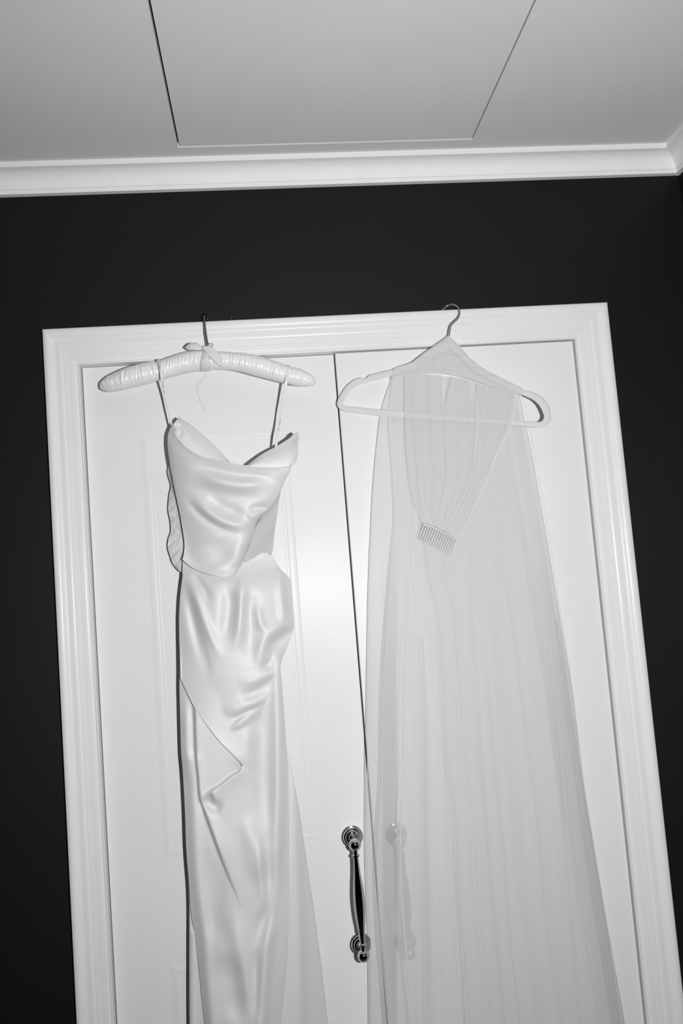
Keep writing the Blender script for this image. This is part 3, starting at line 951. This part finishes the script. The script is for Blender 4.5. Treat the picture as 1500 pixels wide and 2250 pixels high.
# narrow overlapping folds
for sd, L_, R_ in ((41, [(1222, 1360), (1242, 1560), (1266, 1720), (1289, 1880), (1317, 2060), (1345, 2250), (1405, 2700)],
                    [(1230, 1360), (1259, 1560), (1283, 1720), (1311, 1880), (1340, 2060), (1369, 2250), (1452, 2700)]),
                   (42, [(1205, 1420), (1222, 1600), (1236, 1780), (1250, 1960), (1262, 2120), (1272, 2250), (1300, 2700)],
                    [(1209, 1420), (1232, 1600), (1252, 1780), (1275, 1960), (1300, 2120), (1325, 2250), (1380, 2700)]),
                   (44, [(928, 1400), (934, 1600), (935, 1800), (937, 2000), (940, 2250), (950, 2700)],
                    [(932, 1400), (948, 1600), (952, 1800), (958, 2000), (966, 2250), (985, 2700)]),
                   (45, [(1072, 1500), (1088, 1700), (1106, 1880), (1120, 2060), (1140, 2250), (1180, 2700)],
                    [(1076, 1500), (1101, 1700), (1128, 1880), (1146, 2060), (1172, 2250), (1215, 2700)])):
    pleated('veil_fold', L_, R_, 16, 120, lambda x, y, u, v: vY(x, y, -0.004), 'veil', 1, 0.02, 0.001, sd, 0.5)
# gathered part wrapped over the shoulders of the hanger
P, u, v = coons([(979, 741), (985, 737), (990, 741)], [(858, 834), (890, 824), (940, 821), (985, 823), (1030, 832), (1070, 846), (1110, 860), (1146, 868)],
                [(979, 741), (955, 758), (930, 776), (905, 795), (880, 804), (864, 811), (858, 834)], [(990, 741), (1012, 762), (1032, 783), (1056, 805), (1098, 828), (1146, 852), (1146, 868)], 120, 90)
wr = np.sin(P[..., 1] * 0.22 + P[..., 0] * 0.03) + 0.6 * np.sin(P[..., 1] * 0.5 - P[..., 0] * 0.05)
sheetY = hY(P[..., 0]) - 0.004 - 0.004 * np.sin(np.pi * u) - 0.0008 * wr
for nm, dy in (('shoulder_wrap', 0.0), ('shoulder_wrap', 0.0165)):
    W = at(P[..., 0], P[..., 1], sheetY + dy).reshape(-1, 3)
    idx = np.arange(W.shape[0]).reshape(P.shape[:2])
    obj(nm, W, np.stack([idx[:-1, :-1].ravel(), idx[1:, :-1].ravel(), idx[1:, 1:].ravel(), idx[:-1, 1:].ravel()], 1), 'veil2', veil, smooth=179)
# front flap: falls over the bar and gathers into the comb
comb_l, comb_r = (929, 1150), (1003, 1187)
for sd, (l0, r0), ll, rr_, yo in ((31, ((888, 824), (975, 824)), [(889, 915), (893, 1000), (905, 1090)], [(978, 915), (985, 1040), (972, 1130)], 0.0),
                                 (32, ((992, 826), (1036, 836)), [(976, 908), (980, 1040), (962, 1120)], [(1052, 918), (1050, 1040), (1010, 1130)], 0.001),
                                 (33, ((1048, 842), (1136, 866)), [(1044, 912), (1034, 1040), (988, 1140)], [(1124, 930), (1092, 1000), (1060, 1075), (1030, 1140)], 0.002)):
    f0 = {31: (0.0, 0.55), 32: (0.3, 0.8), 33: (0.5, 1.0)}[sd]
    cl = tuple(np.array(comb_l) * (1 - f0[0]) + np.array(comb_r) * f0[0])
    crr = tuple(np.array(comb_l) * (1 - f0[1]) + np.array(comb_r) * f0[1])
    o, G = pleated('comb_flap', [l0] + ll + [cl], [r0] + rr_ + [crr], 90, 120,
                   lambda x, y, u, v, yo=yo: hY(x) - 0.0065 - yo - 0.006 * np.sin(np.pi * v), 'veil', 3, 0.05, 0.0010, sd, 0.9)

# the comb
comb = None
cY = -0.062
sp = resample([(930, 1151.5), (953, 1160), (978, 1172), (1003, 1189)], 30)
comb = obj('comb', *tube(at(sp[:, 0], sp[:, 1], cY), 0.0022, 10, flat=0.6), 'comb', veil, smooth=80, label='small clear plastic hair comb')
for i in range(15):
    t = i / 14
    a = np.array([931, 1153.5]) * (1 - t) + np.array([1001, 1189]) * t + np.array([2, -3.5]) * math.sin(math.pi * t)
    e = np.array([919.5, 1184]) * (1 - t) + np.array([987.5, 1222]) * t
    pth = resample([(a[0], a[1], -62), ((a[0] + e[0]) / 2, (a[1] + e[1]) / 2, -64), (e[0], e[1], -61)], 8)
    obj('tooth', *tube(at(pth[:, 0], pth[:, 1], pth[:, 2] / 1000), np.linspace(0.00125, 0.0006, 8), 8), 'comb', comb, smooth=80)
sew = resample([(930, 1149), (945, 1153), (958, 1158), (972, 1165), (986, 1174), (1001, 1184)], 60)
jit = RNG.normal(0, 1.0, (60, 2))
obj('stitching', *tube(at(sew[:, 0] + jit[:, 0], sew[:, 1] - 1.5 + jit[:, 1], -0.0645), 0.0006, 6), 'strap', comb, smooth=80)
